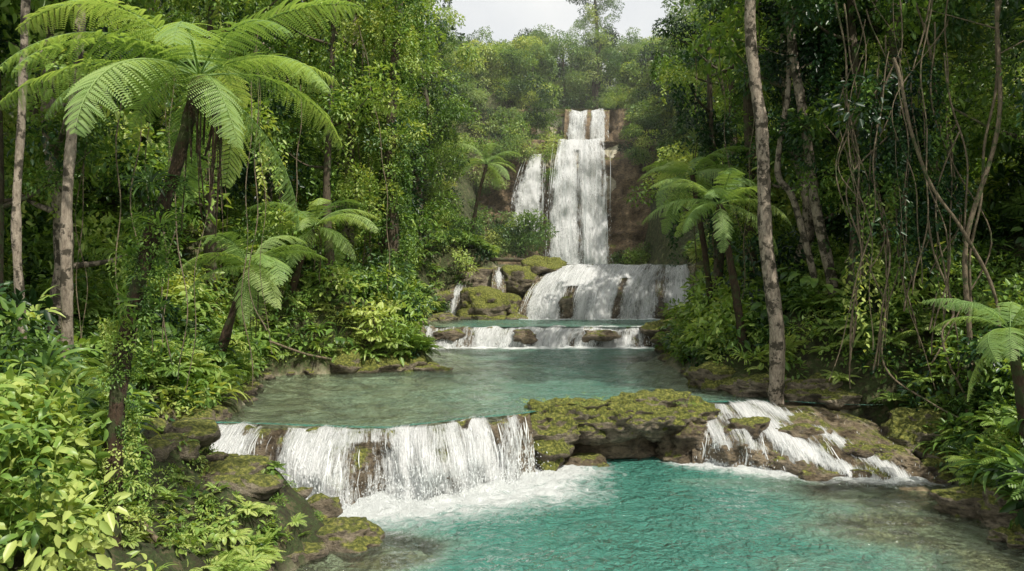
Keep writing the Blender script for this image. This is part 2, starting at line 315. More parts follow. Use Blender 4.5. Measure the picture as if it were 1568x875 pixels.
# ------------------------------------------------------------ falls
def fall(lip, base, cov, bulge=.35, fr=1.0, rockmat=None, nu=None, nv=34, seed=1, ribbons=60, off=.07, rock=True, rw=.008, flakes=2000, fs=.01, splash=.25, lipn=.3, layers=2, rrough=None):
    lip = np.array(lip, float); base = np.array(base, float)
    s = np.r_[0, np.cumsum(np.linalg.norm(np.diff(lip, axis=0), axis=1))]; Lm = s[-1]
    sb = np.linspace(0, 1, len(base)); nu = nu or int(Lm/.05)+2
    HH = abs(lip[0, 2]-base[0, 2])
    def surf(u, v, extra=0.0, rough=0.0):
        U = u*Lm
        l = np.stack([np.interp(U, s, lip[:, k]) for k in range(3)], -1)
        b = np.stack([np.interp(u, sb, base[:, k]) for k in range(3)], -1)
        vv = np.clip(v, 0, 1); h = 1-(1-vv)**1.8; zf = vv**1.15
        P = l+(b-l)*np.stack([h, h, zf], -1)
        bl = bulge*(fbm(U*fr, vv*HH*fr*.7, 0, 3, seed)-.45)*2*np.minimum(1, .25+vv*1.6)
        bl = bl+bulge*.5*(fbm(U*2.6*fr, vv*HH*1.6*fr, 0, 2, seed+2)-.5)*np.minimum(1, vv*3)
        if rough: bl = bl+rough*(fbm(U*3.2*fr, vv*HH*3.2*fr, 0, 4, seed+5)-.5)*2
        P[..., 1] -= bl+extra+lipn*(fbm(U*1.1, 0, 0, 3, seed+3)-.5)
        P[..., 2] += lipn*.35*(fbm(U*1.8, 0, 0, 3, seed+4)-.6)*(1-vv)
        return P, U, vv*HH
    g = empty('waterfall')
    if rock:
        vs = np.r_[-.3, -.1, np.linspace(0, 1, nv)]; u = np.linspace(0, 1, nu)
        Ug, Vg = np.meshgrid(u, vs, indexing='ij')
        P, _, _ = surf(Ug, Vg, 0, rrough or (.13 if Lm < 14 else .2))
        P[:, 0, 1] += .9; P[:, 0, 2] -= .35; P[:, 1, 1] += .35; P[:, 1, 2] -= .08
        P[..., 2] += -.09+ .15*fbm(P[..., 0]*2.5, P[..., 1]*2.5, 0, 3, 4)
        obj('rock_face', mesh('rock_face', P.reshape(-1, 3), grid_faces(nu, len(vs)), rockmat or M_wet, True), g)
    for lay in range(layers):
        vs = np.r_[-.06, np.linspace(0, 1, nv)]; u = np.linspace(0, 1, nu)
        Ug, Vg = np.meshgrid(u, vs, indexing='ij')
        ridg = off*.8*(fbm(Ug*Lm*5, Vg*HH*1.5, lay*5., 4, seed+lay)-.5)*2
        P, U, Vm = surf(Ug, Vg, off*(1+lay*.9)*np.minimum(1, .15+np.clip(Vg, 0, 1)*4)+ridg*np.clip(Vg*3, 0, 1))
        P[:, 0, 1] += .5; P[..., 2] += .015
        me = mesh('water_sheet', P.reshape(-1, 3), grid_faces(nu, len(vs)), M_fall, True)
        attr(me, 'flow', 'FLOAT_VECTOR', np.stack([U, Vm, U*0+lay*7+seed], -1).astype(np.float32))
        c = cov(Ug, Vg)-(.15 if lay else 0); c[:, 0] = -.3
        edge = np.minimum(Ug, 1-Ug)*Lm; c = c-.9*sst(.35, 0, edge-.25*fbm(Vm*1.5, Ug*0, 0, 3, seed+6))
        attr(me, 'cov', 'FLOAT', c.ravel().astype(np.float32)); obj('water_sheet', me, g)
    rng = np.random.RandomState(seed)
    def pick(n, v):
        u0 = rng.rand(n*6); vv = v if np.ndim(v) == 0 else np.resize(v, n*6)
        c = cov(u0, np.broadcast_to(vv, u0.shape))+.5*(fbm(u0*Lm*4, vv*HH*.9+0*u0, 0, 3, seed+11)-.5)*2
        ok = rng.rand(n*6) < np.clip(c*1.2, .02, 1)
        return u0[ok][:n], (np.resize(v, n*6)[ok][:n] if np.ndim(v) else None)
    if ribbons:
        u0, _ = pick(ribbons, .4); n = len(u0)
        va = rng.rand(n)*.6; vb = np.minimum(1, va+.12+.4*rng.rand(n)); m = 12
        V = va[:, None]+(vb-va)[:, None]*np.linspace(0, 1, m)[None]
        Uu = np.clip(u0[:, None]+((rng.rand(n)-.5)*.25/Lm)[:, None]*V+.015/Lm*np.sin(V*14+rng.rand(n)[:, None]*6), 0, 1)
        P, _, _ = surf(Uu, V, (off*1.2+off*1.2*rng.rand(n)[:, None])*np.minimum(1, .2+V*3))
        w = rw*(.3+1.2*rng.rand(n)[:, None])*np.sin(np.linspace(.1, 1, m)*math.pi*.95)[None]
        A = P.copy(); Bq = P.copy(); A[..., 0] -= w; Bq[..., 0] += w; A[..., 1] += w
        idx = np.arange(n*m*2).reshape(n, m, 2)
        F = np.stack([idx[:, :-1, 0], idx[:, :-1, 1], idx[:, 1:, 1], idx[:, 1:, 0]], -1).reshape(-1, 4)
        obj('water_strands', mesh('water_strands', np.stack([A, Bq], 2).reshape(-1, 3), F, M_white, True), g)
    if flakes:
        v = rng.rand(flakes*6)**.5; u0, v = pick(flakes, v); n = len(u0)
        P, _, _ = surf(u0, v, off*(.8+2.2*rng.rand(n)**1.5))
        sp = rng.rand(n) < .45
        P[sp, 2] = base[0, 2]+.05+np.abs(rng.normal(size=sp.sum()))*splash*.45; P[sp, 1] -= np.abs(rng.normal(size=sp.sum()))*splash*.9-.05; P[sp, 0] += rng.normal(size=sp.sum())*splash*.3
        w = fs*(.3+rng.rand(n)**2*1.2)[:, None]; l = w*(1.5+4*rng.rand(n)[:, None])*np.where(sp[:, None], .4, 1)
        a = np.stack([rng.normal(size=n)*.12, rng.normal(size=n)*.12, -np.ones(n)], -1); b = unit(np.stack([np.ones(n), rng.normal(size=n)*.6, rng.normal(size=n)*.3], -1))
        VV = np.stack([P-a*l, P+b*w, P+a*l, P-b*w], 1).reshape(-1, 3)
        obj('spray_drops', mesh('spray_drops', VV, np.arange(n*4).reshape(n, 4), M_white), g)
    return g
def covn(base, amp, f, seed, extra=None):
    def c(u, v):
        r = base+amp*(fbm(u*f, v*.9, 0, 3, seed)-.5)*2
        if extra: r = r+extra(u, v)
        return r
    return c
def ex1(u, v):
    g = lambda c, w: np.exp(-((u-c)/w)**2)
    return .34*g(.10, .09)-.36*g(.25, .05)+.28*g(.37, .05)-.36*g(.5, .045)*(v > .2)+.26*g(.62, .06)-.22*g(.71, .02)*(v > .3)+.24*g(.8, .05)-.30*g(.89, .04)+.24*v
fall([(-5.9, 14.75, 1.05), (-4, 14.3, 1.05), (-2.2, 14.05, 1.05), (-.9, 15, 1.05), (.35, 15.75, 1.07)],
     [(-6.0, 13.5, -.05), (-4.3, 13.6, -.05), (-2.4, 13.1, -.05), (-.8, 14.2, -.05), (.45, 15.2, -.05)], covn(.19, .36, 16, 3, ex1), .75, 1.05, M_wet, nu=230, seed=3, ribbons=260, off=.07, flakes=10000, fs=.009, splash=.55, lipn=.25, rrough=.17)
def ex2(u, v):
    tracks = np.maximum.reduce([np.exp(-((u-(.08+.03*v))/.05)**2), np.exp(-((u-(.30+.42*v**1.5))/.08)**2), np.exp(-((u-(.42+.5*v))/.07)**2)*.9, np.exp(-((u-(.22+.06*v))/.05)**2)*.8])
    return .8*tracks
fall([(3.7, 17.1, 1.05), (5.2, 17.4, 1.08), (6.4, 17.1, 1.02), (7.4, 16.6, .85)],
     [(3.65, 16.1, -.08), (5.0, 15.35, -.08), (6.5, 14.8, -.08), (7.8, 14.9, -.08)], covn(-.22, .4, 12, 8, ex2), .9, 1.1, rock_material('stream_rock', .12, .5, (1.05, 1.0, .94)), nu=220, nv=80, seed=12, ribbons=30, off=.03, flakes=3000, fs=.008, splash=.25, rrough=.22)
fall([(-4.1, 33.5, 1.87), (-1, 33.3, 1.87), (2, 33.5, 1.87), (5.8, 33.4, 1.87)], [(-4.1, 32.9, 1.0), (-1, 32.7, 1.0), (2, 32.9, 1.0), (5.8, 32.8, 1.0)],
     covn(.32, .55, 20, 5), .4, .9, M_wet, nu=220, nv=22, seed=21, ribbons=80, off=.06, rw=.01, flakes=3000, fs=.014, splash=.3, lipn=.5)
fall([(1.9, 43.4, 4.45), (3.0, 43.1, 4.75), (6, 43.0, 4.75), (9.9, 43.3, 4.75)], [(.3, 41.0, 1.8), (3.3, 41.0, 1.8), (6, 41.2, 1.8), (9.9, 41.9, 1.8)],
     covn(.5, .3, 9, 6, lambda u, v: -1.0*np.exp(-((u-.27)/.035)**2)*(v > .45)-.7*np.exp(-((u-.58)/.035)**2)*(v > .3)-.45*np.exp(-((u-.8)/.05)**2)), .8, .6, M_wet, nu=190, nv=44, seed=31, ribbons=100, off=.1, rw=.014, flakes=3500, fs=.016, splash=.7, lipn=.5)
fall([(3.0, 57.3, 14.1), (5, 57.2, 14.0), (6.9, 57.4, 14.2)], [(2.2, 56.0, 4.6), (4.8, 55.8, 4.6), (7.0, 56.0, 4.6)],
     covn(.55, .35, 6, 7, lambda u, v: -.4*np.exp(-((u-(.42+.1*v))/.06)**2)*(v > .12)-.4*np.exp(-((u-.85)/.06)**2)*(v < .5)), 1.3, .35, M_wet, nu=120, nv=90, seed=41, ribbons=90, off=.2, rw=.02, flakes=2500, fs=.018, splash=1.1, rock=False, lipn=.8)
fall([(4.1, 61.3, 17.2), (5.6, 61.2, 17.0), (7.5, 61.3, 17.2)], [(3.9, 60.2, 13.8), (5.5, 60, 13.8), (7.3, 60.2, 13.8)],
     covn(.42, .4, 6, 9, lambda u, v: -.7*np.exp(-((u-.55)/.05)**2)), .6, .4, M_cliff, nu=80, nv=44, seed=51, ribbons=40, off=.15, rw=.02, flakes=800, fs=.018, splash=.6, lipn=.8)
fall([(1.1, 57.0, 13.0), (2.4, 57.0, 13.0)], [(-.3, 55.7, 7.0), (2.4, 55.9, 7.0)], covn(.85, .3, 4, 11), .6, .4, M_cliff, nu=50, nv=60, seed=61, ribbons=20, off=.15, rw=.02, flakes=500, fs=.018, rock=False)
fall([(-3.0, 43.0, 4.0), (-2.2, 43.0, 4.1)], [(-3.6, 41.2, 1.9), (-2.6, 41.2, 1.9)], covn(.8, .2, 4, 11), .3, 1, M_wet, nu=30, nv=24, seed=71, ribbons=0, off=.06, flakes=400, fs=.015)
fall([(-1.0, 42.7, 4.6), (-.4, 42.7, 4.6)], [(-1.1, 41.4, 2.9), (-.3, 41.4, 2.9)], covn(.8, .2, 4, 11), .3, 1, M_wet, nu=20, nv=24, seed=81, ribbons=0, off=.06, flakes=300, fs=.015)

def cliff(name, x0, x1, z0, z1, y, back, seed, amp=1.3):
    nu, nv = int((x1-x0)/.12), int((z1-z0)/.12); u = np.linspace(x0, x1, nu); v = np.linspace(0, 1, nv)
    U, V = np.meshgrid(u, v, indexing='ij'); Z = z0+(z1-z0)*V
    b = amp*(fbm(U*.35, Z*.22, 0, 3, seed)-.5)*2+.6*(fbm(U*1.3, Z*.8, 0, 5, seed+3)-.5)*2
    b += .4*np.abs(np.sin(Z*1.1+3*fbm(U*.3, Z*.3, 0, 2, seed+8)))+.25*(vn(U*.8, Z*3, 0, seed)-.5)
    b += 1.2*sst(7.0, 8.5, U)+.8*sst(3.0, 1.5, U)
    Y = y-b+back*V**1.5; Y[:, -1] += 1.5
    return obj(name, mesh(name, np.stack([U, Y, Z], -1).reshape(-1, 3), grid_faces(nu, nv), M_cliff, True))
cliff('cliff', -6, 15, 3.5, 14.3, 57.9, .9, 3, 1.0)
cliff('cliff', 0, 13, 12.5, 17.3, 61.8, .8, 9, .8)

# ------------------------------------------------------------ rocks
def rockVF(c, r, seed, sub=4, rough=.5):
    bm = bmesh.new(); bmesh.ops.create_icosphere(bm, subdivisions=sub, radius=1)
    V = np.array([v.co[:] for v in bm.verts]); F = np.array([[v.index for v in f.verts] for f in bm.faces]); bm.free()
    k = seed*3.7; r = np.array(r, float)
    d = 1+rough*((fbm(V[:, 0]*1.3+k, V[:, 1]*1.3, V[:, 2]*1.3, 3, seed)-.5)*2.0)
    n0 = V.copy(); V = V*d[:, None]*r
    fq = 2.2
    dd = (fbm(V[:, 0]*fq+k, V[:, 1]*fq, V[:, 2]*fq*1.8, 5, seed+9)-.5)*1.15*min(.6, r.min()*1.4)
    st = (vn(V[:, 0]*1.2+k, V[:, 1]*1.2, V[:, 2]*8, seed+4)-.5)*.5*min(.6, r.min())
    V = V+n0*dd[:, None]; V[:, :2] += n0[:, :2]*st[:, None]
    zt = r[2]*.7; V[:, 2] = np.where(V[:, 2] > zt, zt+(V[:, 2]-zt)*.5, V[:, 2])
    V[:, 2] += n0[:, 2].clip(0)*(fbm(V[:, 0]*5+k, V[:, 1]*5, 0, 4, seed+14)-.5)*.45*min(.5, r.min())
    a = seed*.7; ca, sa = math.cos(a*.3), math.sin(a*.3)
    if abs(r[0]-r[1]) > .3*r[0]: ca, sa = math.cos(.25*math.sin(a)), math.sin(.25*math.sin(a))
    V = np.stack([V[:, 0]*ca-V[:, 1]*sa, V[:, 0]*sa+V[:, 1]*ca, V[:, 2]], -1)
    return V+np.array(c), F
def rock(name, c, r, seed, mat, sub=4, rough=.5): return obj(name, mesh(name, *rockVF(c, r, seed, sub, rough), mat, True))
parts = [rockVF((1.35, 16.45, .84), (1.25, .62, .46), 0, 6, .6), rockVF((3.0, 16.65, .91), (1.15, .6, .5), 1, 6, .6), rockVF((.5, 16.1, .58), (.75, .5, .58), 4, 5, .6), rockVF((2.2, 16.35, .86), (.8, .5, .46), 14, 5, .6)]
obj('mossy_dam', mesh('mossy_dam', *merge(parts), M_moss, True))
obj('dam_footing', mesh('dam_footing', *merge([rockVF((2.2, 17.15, .2), (2.0, .6, .7), 3, 5, .3), rockVF((1.4, 16.2, -.05), (.6, .3, .25), 8, 5, .6), rockVF((3.6, 16.6, .3), (.5, .6, .6), 7, 5, .5)]), M_wet, True))
for i, (c, r, m_) in enumerate([
    ((-4.0, 12.0, .2), (.8, .5, .5), M_rock), ((-3.3, 11.6, .1), (.65, .45, .4), M_rock), ((-2.75, 11.2, .0), (.75, .4, .3), M_rock), ((-3.7, 10.8, .2), (.6, .5, .35), M_rock),
    ((-6.0, 14.2, .6), (.5, .5, .55), M_rock), ((-6.4, 13.6, .3), (.7, .5, .5), M_rock), ((-5.8, 13.0, .1), (.6, .4, .4), M_rock), ((-6.6, 15.0, .9), (.7, .6, .4), M_rock),
    ((-5.1, 24.1, 1.2), (1.1, .8, .6), M_moss), ((-3.6, 24.2, 1.1), (1.2, .7, .5), M_moss), ((-2.6, 24.1, .98), (.7, .5, .25), M_rock),
    ((-1.5, 41.0, 2.5), (1.25, 1.0, 1.1), M_moss), ((.35, 42.6, 3.9), (1.1, .9, .8), M_moss), ((-.1, 41.6, 2.5), (.6, .6, .7), M_moss), ((-3.9, 42.4, 3.0), (1.0, .9, 1.0), M_rock),
    ((1.7, 43.5, 4.6), (1.2, .8, .65), M_moss), ((2.9, 41.15, 2.4), (.45, .4, .75), M_rock), ((-1.9, 43.3, 3.9), (1.2, .8, .8), M_rock), ((.2, 41.0, 1.9), (.7, .5, .35), M_rock), ((-1.2, 40.3, 1.9), (.9, .5, .25), M_moss), ((-3.3, 39.8, 1.9), (.8, .5, .35), M_rock),
    ((6.3, 33.2, 1.75), (.9, .6, .4), M_rock), ((7.0, 32.6, 1.8), (1.1, .8, .5), M_moss), ((6.2, 30.6, 1.3), (.8, .7, .5), M_moss), ((7.4, 34, 2.1), (1.2, .9, .5), M_moss), ((-4.3, 32.8, 1.6), (.8, .7, .6), M_rock),
    ((10.5, 42.6, 3.5), (1.0, 1.3, 1.6), M_rock), ((9.9, 41.0, 2.2), (.9, .8, .7), M_moss),
    ((5.1, 20.2, 1.2), (.7, .6, .4), M_moss), ((5.9, 18.6, 1.2), (.9, .5, .35), M_rock), ((6.9, 17.9, 1.1), (.9, .5, .5), M_rock),
    ((8.3, 16.0, .5), (.7, .9, .7), M_moss), ((8.5, 14.9, .2), (.5, .6, .45), M_moss), ((7.5, 12.6, .08), (.7, .45, .3), M_rock), ((7.7, 11.9, .2), (.7, .5, .4), M_rock), ((7.3, 11.2, .02), (.6, .4, .22), M_rock), ((6.7, 15.0, .02), (.6, .25, .2), M_wet), ((5.9, 15.0, -.02), (.5, .25, .16), M_wet),
    ((-2.6, 32.9, 1.5), (.6, .35, .3), M_wet), ((.6, 32.8, 1.5), (.5, .35, .3), M_wet), ((3.6, 32.9, 1.5), (.7, .35, .3), M_wet),
    ((5.3, 11.7, -.28), (1.0, .55, .25), M_sub), ((6.5, 10.9, -.26), (.8, .5, .22), M_sub), ((6.2, 13.0, -.26), (1.0, .45, .24), M_sub), ((-1.6, 10.7, -.28), (.6, .4, .2), M_sub), ((4.3, 10.4, -.36), (.7, .4, .25), M_sub), ((3.3, 12.4, -.5), (.8, .5, .3), M_sub), ((7.1, 14.1, -.2), (.6, .3, .2), M_sub),
    ((-5.0, 12.3, .3), (.8, .5, .5), M_rock), ((-5.6, 12.7, .4), (.6, .5, .5), M_rock), ((-4.7, 11.4, .3), (.7, .5, .4), M_moss), ((-5.7, 12.2, .5), (.6, .5, .5), M_moss), ((-4.3, 10.8, .2), (.5, .4, .3), M_rock), ((-6.6, 13.3, .7), (.6, .5, .6), M_rock),
    ((4.7, 16.25, .62), (.4, .35, .3), M_wet), ((5.7, 15.95, .55), (.35, .3, .25), M_wet), ((6.7, 15.6, .38), (.4, .3, .22), M_wet), ((5.2, 15.6, .2), (.35, .25, .2), M_wet), ((7.3, 15.5, .25), (.4, .35, .25), M_rock)]):
    rock('mossy_boulder' if m_ is M_moss else 'travertine_boulder', c, r, i+20, m_, 5 if c[1] < 20 else 4, .6)
parts = []; rg = np.random.RandomState(5)
for i in range(310):
    y = rg.uniform(7, 42); sd = rg.rand() < .5
    x = (np.interp(y, *XLt)-rg.rand()*.5) if sd else (np.interp(y, *XRt)+rg.rand()*.5)
    if i > 245: y = rg.uniform(10.4, 14); x = -rg.uniform(.3, .46)*y
    if i > 245 and sdist(np.array(x), np.array(y)) < 0: continue
    r = rg.uniform(.08, .36); zz = float(wlevel(np.array(x), np.array(y))) if i <= 245 else float(H(x, y))
    parts.append(rockVF((x, y, zz+r*.1), (r*1.3, r, r*.6), i, 3, .7))
obj('shore_rocks', mesh('shore_rocks', *merge(parts), M_rock, True))

# ------------------------------------------------------------ foliage prototypes
def leaves(p, a, n, L, W, droop=.15, fold=.15):
    p, a, n = [np.asarray(q, float) for q in (p, a, n)]
    a = unit(a); s = unit(np.cross(n, a)); n = np.cross(a, s)
    L = np.broadcast_to(L, (len(p),))[:, None]; W = np.broadcast_to(W, (len(p),))[:, None]
    f = n*fold*W
    V = np.stack([p, p+a*.3*L+s*W*.5+f, p+a*.7*L+s*W*.4+f-n*droop*.4*L, p+a*L-n*droop*L, p+a*.7*L-s*W*.4+f-n*droop*.4*L, p+a*.3*L-s*W*.5+f], 1).reshape(-1, 3)
    b = np.arange(len(p))[:, None]*6
    F = np.concatenate([b+np.array([[0, 1, 2, 3]]), b+np.array([[0, 3, 4, 5]])])
    return V, F
def rdir(n, zb=0.0, rng=R):
    v = rng.normal(size=(n, 3)); v[:, 2] += zb; return unit(v)
def sprig(n, rad, Ll, asp, flat=.7, seed=0):
    rng = np.random.RandomState(seed)
    d = rdir(n, .3, rng); p = d*rad*(.35+.65*rng.rand(n, 1)**.5)*np.array([1, 1, flat])
    a = d*1.0+rng.normal(size=(n, 3))*.6; a[:, 2] -= .35
    nn = np.array([0, 0, 1.])+rng.normal(size=(n, 3))*.45+d*.3
    LL = Ll*(.6+.7*rng.rand(n))
    return leaves(p, a, nn, LL, LL*asp, .2)
def pinnate(L, a0, curl, npair, wid, lw, az, seed=0):
    t = np.linspace(0, 1, 40); ang = a0-curl*t; x = np.cumsum(np.cos(ang))*L/40; z = np.cumsum(np.sin(ang))*L/40
    tt = np.repeat(np.linspace(.12, 1, npair), 2); sd = np.tile([1, -1], npair)
    px = np.interp(tt, t, x); pz = np.interp(tt, t, z); an = np.interp(tt, t, ang)
    T = np.stack([np.cos(an), 0*an, np.sin(an)], -1); Nn = np.stack([-np.sin(an), 0*an, np.cos(an)], -1)
    a = np.stack([0*an, sd*1., 0*an], -1)+T*.5-Nn*.2
    l = wid*np.sin(math.pi*(.12+.82*tt))**.7
    V, F = leaves(np.stack([px, 0*px, pz], -1), a, Nn, l, lw, .15)
    c, s = math.cos(az), math.sin(az)
    return np.stack([V[:, 0]*c-V[:, 1]*s, V[:, 0]*s+V[:, 1]*c, V[:, 2]], -1), F
def strapV(L, W, a0, curl, az, k=6):
    t = np.linspace(0, 1, k+1); ang = a0-curl*t**1.3; x = np.cumsum(np.cos(ang))*L/k; z = np.cumsum(np.sin(ang))*L/k
    w = W*np.sin(math.pi*(.1+.88*t))**.7*.5
    C = np.stack([x, 0*x, z], -1); Lf = C+np.stack([0*x, w, w*.35], -1); Rt = C+np.stack([0*x, -w, w*.35], -1)
    V = np.stack([Lf, C, Rt], 1).reshape(-1, 3); F = grid_faces(k+1, 3)
    c, s = math.cos(az), math.sin(az)
    return np.stack([V[:, 0]*c-V[:, 1]*s, V[:, 0]*s+V[:, 1]*c, V[:, 2]], -1), F
PC = bpy.data.collections.new('foliage_kinds')
KID = [0]
def proto(nm, parts, mat, spread=.5):
    V, F = merge(parts); rng = np.random.RandomState(KID[0])
    tone = np.concatenate([np.full(len(p[0]), .5+spread*(rng.rand()-.5)) for p in parts])
    tone = tone+np.repeat(rng.rand(len(tone)//6+1)-.5, 6)[:len(tone)]*.45
    me = mesh(nm, V, F, mat); attr(me, 'tone', 'FLOAT', tone.astype(np.float32))
    o = bpy.data.objects.new('%03d_%s' % (KID[0], nm), me); PC.objects.link(o); KID[0] += 1
    return KID[0]-1
rg = np.random.RandomState(11)
K = {}
K['strap'] = [proto('strap_leaf_rosette', [strapV(.55+.35*rg.rand(), .075, .7+.6*rg.rand(), 1.3+.8*rg.rand(), i*2.4) for i in range(20)], M_leaf)]
K['fern'] = [proto('ground_fern', [pinnate(.6+.25*rg.rand(), .6+.6*rg.rand(), 1.2+.5*rg.rand(), 16, .15, .035, i*2.4) for i in range(13)], M_leafy) for _ in range(2)]
def vinep():
    ps = []
    for s_ in range(7):
        n = 34; l = .5+1.4*rg.rand(); z = -np.linspace(0, l, n); bx, by = rg.normal(size=2)*.22
        p = np.stack([bx+.05*np.sin(z*5+s_), by+.05*np.cos(z*4), z], -1)+rg.normal(size=(n, 3))*.03; a = rdir(n, 0, rg); a[:, 2] = -.5
        ps.append(leaves(p, a, unit(rg.normal(size=(n, 3))*.5+np.array([0, -.3, .8])), .08+.07*rg.rand(n), .06, .2))
    return ps
K['vine'] = [proto('hanging_vine_leaves', vinep(), M_leaf) for _ in range(2)]
K['vinedark'] = [proto('hanging_vine_leaves', vinep(), M_dark) for _ in range(2)]
def feath(): return [(V+rdir(1, .2, rg)*.2, F) for V, F in [pinnate(.45+.25*rg.rand(), rg.uniform(-.2, .9), .9, 13, .13, .04, i*2.4) for i in range(16)]]
K['feather'] = [proto('feathery_spray', feath(), M_leafy)]
n = 40; p = rg.normal(size=(n, 3))*np.array([.12, .12, 0]); K['tuft'] = [proto('moss_tuft', [leaves(p, rdir(n, .5, rg), rg.normal(size=(n, 3)), .02+.035*rg.rand(n), .02, .2)], M_leafy)]
ps = []
for i in range(12):
    az = i*2.4; r = .12+.3*rg.rand(); h = .25+.5*rg.rand(); V, F = strapV(.3+.14*rg.rand(), .2, .1, .9, az, 5)
    off = np.array([math.cos(az)*r, math.sin(az)*r, h]); ps.append((V+off, F)); ps.append(tube(spath([(0, 0, 0), (off[0]*.4, off[1]*.4, h*.7), tuple(off)], 5), .007, 4))
K['heart'] = [proto('heart_leaf_plant', ps, M_leaf)]
def branch():
    st = spath([(0, 0, -.1), (.05, .02, .25), (.18, .02, .5)], 8); ps = [tube(st, .006, 4)]
    for i in range(17):
        t = .2+.8*i/16; q = st[min(7, int(t*7.9))]; V, F = strapV(.12+.08*rg.rand(), .062, .6*rg.rand()-.1, .9, i*2.4+rg.rand(), 5); ps.append((V+q, F))
    return ps
K['broad'] = [proto('broadleaf_branch', branch(), M_leaf) for i in range(3)]
def spr(kind, i):
    return {'leaf': lambda: sprig(80, .5, .17, .42, .7, i), 'small': lambda: sprig(140, .48, .105, .5, .7, i), 'large': lambda: sprig(30, .5, .28, .42, .7, i)}[kind]()
K['leaf'] = [proto('leaf_spray', [spr('leaf', i)], M_leaf) for i in (1, 2)]; K['small'] = [proto('small_leaf_spray', [spr('small', 3)], M_leaf)]
K['large'] = [proto('large_leaf_spray', [spr('large', i)], M_leaf) for i in (4, 5)]; K['darkleaf'] = [proto('dark_leaf_spray', [spr('leaf', 6)], M_dark)]
SIZES = (.65, 1.0, 1.5)
LK = {}
def clump(r, kind, seed, dens=9):
    rng = np.random.RandomState(seed); n = max(5, int(dens*r*r)); d = rdir(n*3, .15, rng); d = d[d[:, 2] > -.5][:n]
    c = d*np.array([r, r, r*.75])*(.6+.45*rng.rand(len(d), 1)); ps = []
    for i, q in enumerate(c):
        V, F = spr(kind if rng.rand() < .85 else 'leaf', seed*50+i); a = rng.rand()*6.28; s = .7+.5*rng.rand()
        V = V*s; V = np.stack([V[:, 0]*math.cos(a)-V[:, 1]*math.sin(a), V[:, 0]*math.sin(a)+V[:, 1]*math.cos(a), V[:, 2]], -1); ps.append((V+q, F))
    return ps
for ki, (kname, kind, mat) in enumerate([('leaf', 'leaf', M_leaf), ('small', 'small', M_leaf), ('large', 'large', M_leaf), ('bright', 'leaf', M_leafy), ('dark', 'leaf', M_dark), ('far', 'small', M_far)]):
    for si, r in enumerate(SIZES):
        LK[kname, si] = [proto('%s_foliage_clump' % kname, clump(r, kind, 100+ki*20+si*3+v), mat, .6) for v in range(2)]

ng = bpy.data.node_groups.new('foliage_scatter', 'GeometryNodeTree')
ng.interface.new_socket(name='Geometry', in_out='INPUT', socket_type='NodeSocketGeometry')
ng.interface.new_socket(name='Geometry', in_out='OUTPUT', socket_type='NodeSocketGeometry')
gi = ng.nodes.new('NodeGroupInput'); go = ng.nodes.new('NodeGroupOutput')
ci = ng.nodes.new('GeometryNodeCollectionInfo'); ci.inputs['Collection'].default_value = PC
ci.inputs['Separate Children'].default_value = True; ci.inputs['Reset Children'].default_value = True
ip = ng.nodes.new('GeometryNodeInstanceOnPoints'); ip.inputs['Pick Instance'].default_value = True
def na(nm, dt):
    n = ng.nodes.new('GeometryNodeInputNamedAttribute'); n.data_type = dt; n.inputs['Name'].default_value = nm
    return next((o for o in n.outputs if o.enabled and o.name == 'Attribute'), n.outputs[0])
e2r = ng.nodes.new('FunctionNodeEulerToRotation')
lk = ng.links.new
lk(gi.outputs[0], ip.inputs['Points']); lk(ci.outputs[0], ip.inputs['Instance'])
lk(na('kind', 'INT'), ip.inputs['Instance Index']); lk(na('rot', 'FLOAT_VECTOR'), e2r.inputs[0]); lk(e2r.outputs[0], ip.inputs['Rotation'])
lk(na('scl', 'FLOAT'), ip.inputs['Scale']); lk(ip.outputs[0], go.inputs[0])
NI = 0
def scatter(name, P, kinds, scl, tilt=.35, parent=None):
    global NI
    P = np.asarray(P, np.float32); n = len(P); NI += n
    me = bpy.data.meshes.new(name); me.vertices.add(n); me.vertices.foreach_set('co', P.ravel())
    rot = np.stack([R.normal(size=n)*tilt, R.normal(size=n)*tilt, R.rand(n)*6.28], -1)
    kinds = np.broadcast_to(kinds, (n,)).astype(np.int32)
    rot[np.isin(kinds, K['vine']+K['vinedark']), :2] *= .1
    attr(me, 'rot', 'FLOAT_VECTOR', rot.astype(np.float32)); attr(me, 'scl', 'FLOAT', np.broadcast_to(scl, (n,)).astype(np.float32)); attr(me, 'kind', 'INT', kinds)
    o = obj(name, me, parent); md = o.modifiers.new('scatter', 'NODES'); md.node_group = ng
    return o
def kinds(n, opts, w):
    c = R.choice(len(opts), n, p=np.array(w)/sum(w)); return np.array([K[opts[i]][R.randint(len(K[opts[i]]))] for i in c])
def lumps(name, Q, mix, parent=None, extra=None, big=1.0):
    Q = np.array(Q, float); opts, w = mix; kd = []; sc = []
    for q in Q:
        r = q[3]/big; si = int(np.argmin([abs(math.log(r/s)) for s in SIZES])); o = opts[R.choice(len(opts), p=np.array(w)/sum(w))]
        L_ = LK[o, si]; kd.append(L_[R.randint(len(L_))]); sc.append(q[3]/SIZES[si])
    P = Q[:, :3]; kd = np.array(kd); sc = np.array(sc)
    if extra is not None: P = np.concatenate([P, extra[0]]); kd = np.r_[kd, extra[1]]; sc = np.r_[sc, extra[2]]
    return scatter(name, P, kd, sc, .22, parent)

